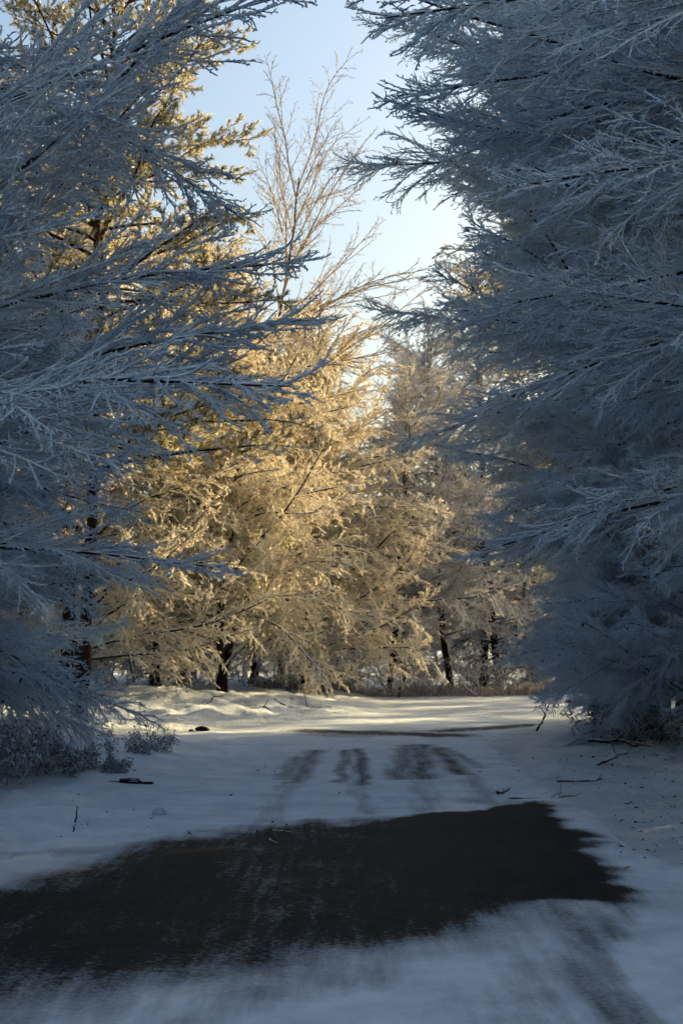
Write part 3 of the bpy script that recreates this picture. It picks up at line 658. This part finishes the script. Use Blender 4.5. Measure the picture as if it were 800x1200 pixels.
# ------------------------------------------------------------------ fallen wood, clods and leaves
def stick(name, label, pts, r, seed, twigs=3, group=None, lift=0.0, cat='stick'):
    rg = np.random.default_rng(seed)
    W = np.array([ground_at(*p[:2]) for p in pts]); H = np.array([p[2] if len(p) > 2 else 0.0 for p in pts])
    t = np.linspace(0, 1, 12); ts = np.linspace(0, 1, len(pts))
    X = np.interp(t, ts, W[:, 0]); Y = np.interp(t, ts, W[:, 1]); Z = ground_h(X, Y) + np.interp(t, ts, H) + r * 0.15 + 0.004
    P = np.stack([X, Y, Z], 1); ln = np.linalg.norm(P[-1] - P[0]); P[1:-1] += rg.normal(0, 0.018 * ln, (10, 3)) * [1, 1, 0.35]
    root = link(name, None, loc=P[0]); tag(root, label, cat, group); root.empty_display_size = 0.1
    so = Soup(); so.add(*tubes((P - P[0])[None], (r * (1 - 0.65 * t))[None] * rg.uniform(0.85, 1.15, (1, 12)), 6), 0)
    link('stem', so.mesh('stem', [M_STICK]), root)
    for q in range(twigs):
        i = int(rg.integers(3, 11)); d = norm(P[min(i + 1, 11)] - P[i] + rg.normal(0, 0.6, 3) * np.linalg.norm(P[i] - P[i - 1]) * [1, 1, 0.3] + [0, 0, 0.02])
        T = grow((P[i] - P[0])[None], d[None], np.array([ln * rg.uniform(0.15, 0.35)]), 6, -0.1, 0.12, rg)
        s2 = Soup(); s2.add(*tubes(T, (r * 0.5 * np.linspace(1, 0.4, 6))[None], 4), 0); link('twig', s2.mesh('twig', [M_STICK]), root)
    return root

for i, (lab, pts, r, tw) in enumerate([
        ('short thick dark stick lying on snow above the bare asphalt', [(584, 932), (597, 924)], 0.035, 0),
        ('long thin fallen branch along the top edge of the bare asphalt', [(594, 937), (640, 937), (690, 932)], 0.014, 3),
        ('straight fallen branch on the right verge snow', [(652, 917), (690, 916), (705, 914)], 0.02, 2),
        ('forked fallen branch below the right bushes', [(690, 887, .1), (730, 890, .05), (762, 893)], 0.03, 4),
        ('slim branch leaning from the forked one on the right verge', [(700, 902), (735, 896, .05)], 0.018, 2),
        ('bare branch sticking up at the left foot of the right tree wall', [(628, 857), (636, 857, .2), (643, 857, .5)], 0.03, 3),
        ('upright little twig poking from the left snow', [(86, 971), (89, 971, .10), (90, 971, .22)], 0.010, 3),
        ('thin stick lying beside the upright twig on the left', [(92, 966), (116, 968)], 0.008, 1),
        ('thin curved twig at the upper left edge of the bare asphalt', [(320, 974), (343, 977)], 0.010, 1),
        ('small crooked twig on the powdered left edge of the asphalt', [(315, 986), (326, 991)], 0.010, 2),
        ('fallen branch at the far left of the sunlit clearing', [(240, 838), (262, 836, .1)], 0.03, 3),
        ('dark stick on the clearing snow near the trunk pair', [(302, 839), (322, 841)], 0.03, 2),
        ('long dark stick on the sunlit clearing snow', [(322, 833), (376, 837)], 0.03, 3)]):
    stick('fallen_stick', lab, pts, r, 800 + i, tw)

def lump(name, label, u, v, size, m, seed, cat, bits=1):
    rg = np.random.default_rng(seed); x, y = ground_at(u, v)
    root = link(name, None, loc=(x, y, float(ground_h(x, y)))); tag(root, label, cat); root.empty_display_size = 0.1
    for q in range(bits):
        n1, n2 = 10, 14; th = np.linspace(0.02, math.pi - 0.02, n1)[:, None]; ph = np.linspace(0, 2 * math.pi, n2, endpoint=False)[None]
        D = np.stack([np.sin(th) * np.cos(ph), np.sin(th) * np.sin(ph), np.cos(th) * np.ones_like(ph)], -1)
        k = 1 + 0.35 * fbm(D[..., 0] * 3 + seed + q * 5, D[..., 1] * 3 + D[..., 2] * 2 + 7, 1.4, seed + q, 3)
        sz = np.array(size) * (1 if q == 0 else rg.uniform(0.25, 0.6)); off = np.array([0, 0, 0]) if q == 0 else np.array([rg.normal(0, size[0] * 1.1), rg.normal(0, size[1] * 0.6), 0])
        V = D * k[..., None] * sz + off + [0, 0, sz[2] * 0.45]
        idx = np.arange(n1 * n2).reshape(n1, n2); nx = np.roll(idx, -1, 1)
        Q = np.stack([idx[:-1], idx[1:], nx[1:], nx[:-1]], -1).reshape(-1, 4)
        link('clod' if bits > 1 else 'lump', make_mesh(name, V.reshape(-1, 3), [Q], [m]), root)
lump('snow_lump', 'rounded lump of snow on the left verge beside the asphalt', 187, 956, (0.075, 0.07, 0.05), M_SNOW, 3, 'snow lump')
lump('earth_clod', 'dark clods of earth lying on the left verge snow', 152, 921, (0.13, 0.08, 0.05), M_SOIL, 5, 'earth', 6)
lump('bark_piece', 'small dark bark piece on the snow beyond the left bank', 237, 857, (0.14, 0.08, 0.06), M_SOIL, 8, 'bark', 2)

rg = np.random.default_rng(99)
def litter(pts):
    n = len(pts); c = np.column_stack([pts, ground_h(pts[:, 0], pts[:, 1]) + 0.014])
    a = rg.uniform(0, 6.28, n); s = (0.010 + 0.028 * rg.random(n) ** 2)[:, None]
    d = np.stack([np.cos(a), np.sin(a), rg.normal(0, 0.25, n)], 1) * s; w = np.stack([-np.sin(a), np.cos(a), rg.normal(0, .25, n)], 1) * s * 0.55
    up = np.array([0, 0, 1.0]) * s * rg.uniform(0.1, 0.7, (n, 1))
    V = np.stack([c - d, c + w + up, c + d, c - w + up, ], 1)
    return V.reshape(-1, 3), np.arange(n * 4).reshape(-1, 4)
P = []
for k in range(520):
    u = 560 + 260 * rg.random() ** 0.7; v = rg.normal(940, 38)
    if v < 872 or v > 1120 or (u < 715 and v > 935 and rg.random() < 0.99): continue
    P.append(ground_at(u, v))
for k in range(120): P.append(ground_at(rg.uniform(640, 800), rg.uniform(872, 905)))
for k in range(70): P.append(ground_at(rg.uniform(20, 420), rg.uniform(835, 985)))
V, Q = litter(np.array(P)); lo = link('leaf_litter', make_mesh('leaf_litter', V, [Q], [M_STICK]))
tag(lo, 'dark dead leaves and bark crumbs scattered over the verge snow', 'leaf litter', kind='stuff')
tot = sum(sum(len(p.vertices) - 2 for p in me.polygons) for me in bpy.data.meshes)
print('boughs', NOBJ, 'unique tris', tot)
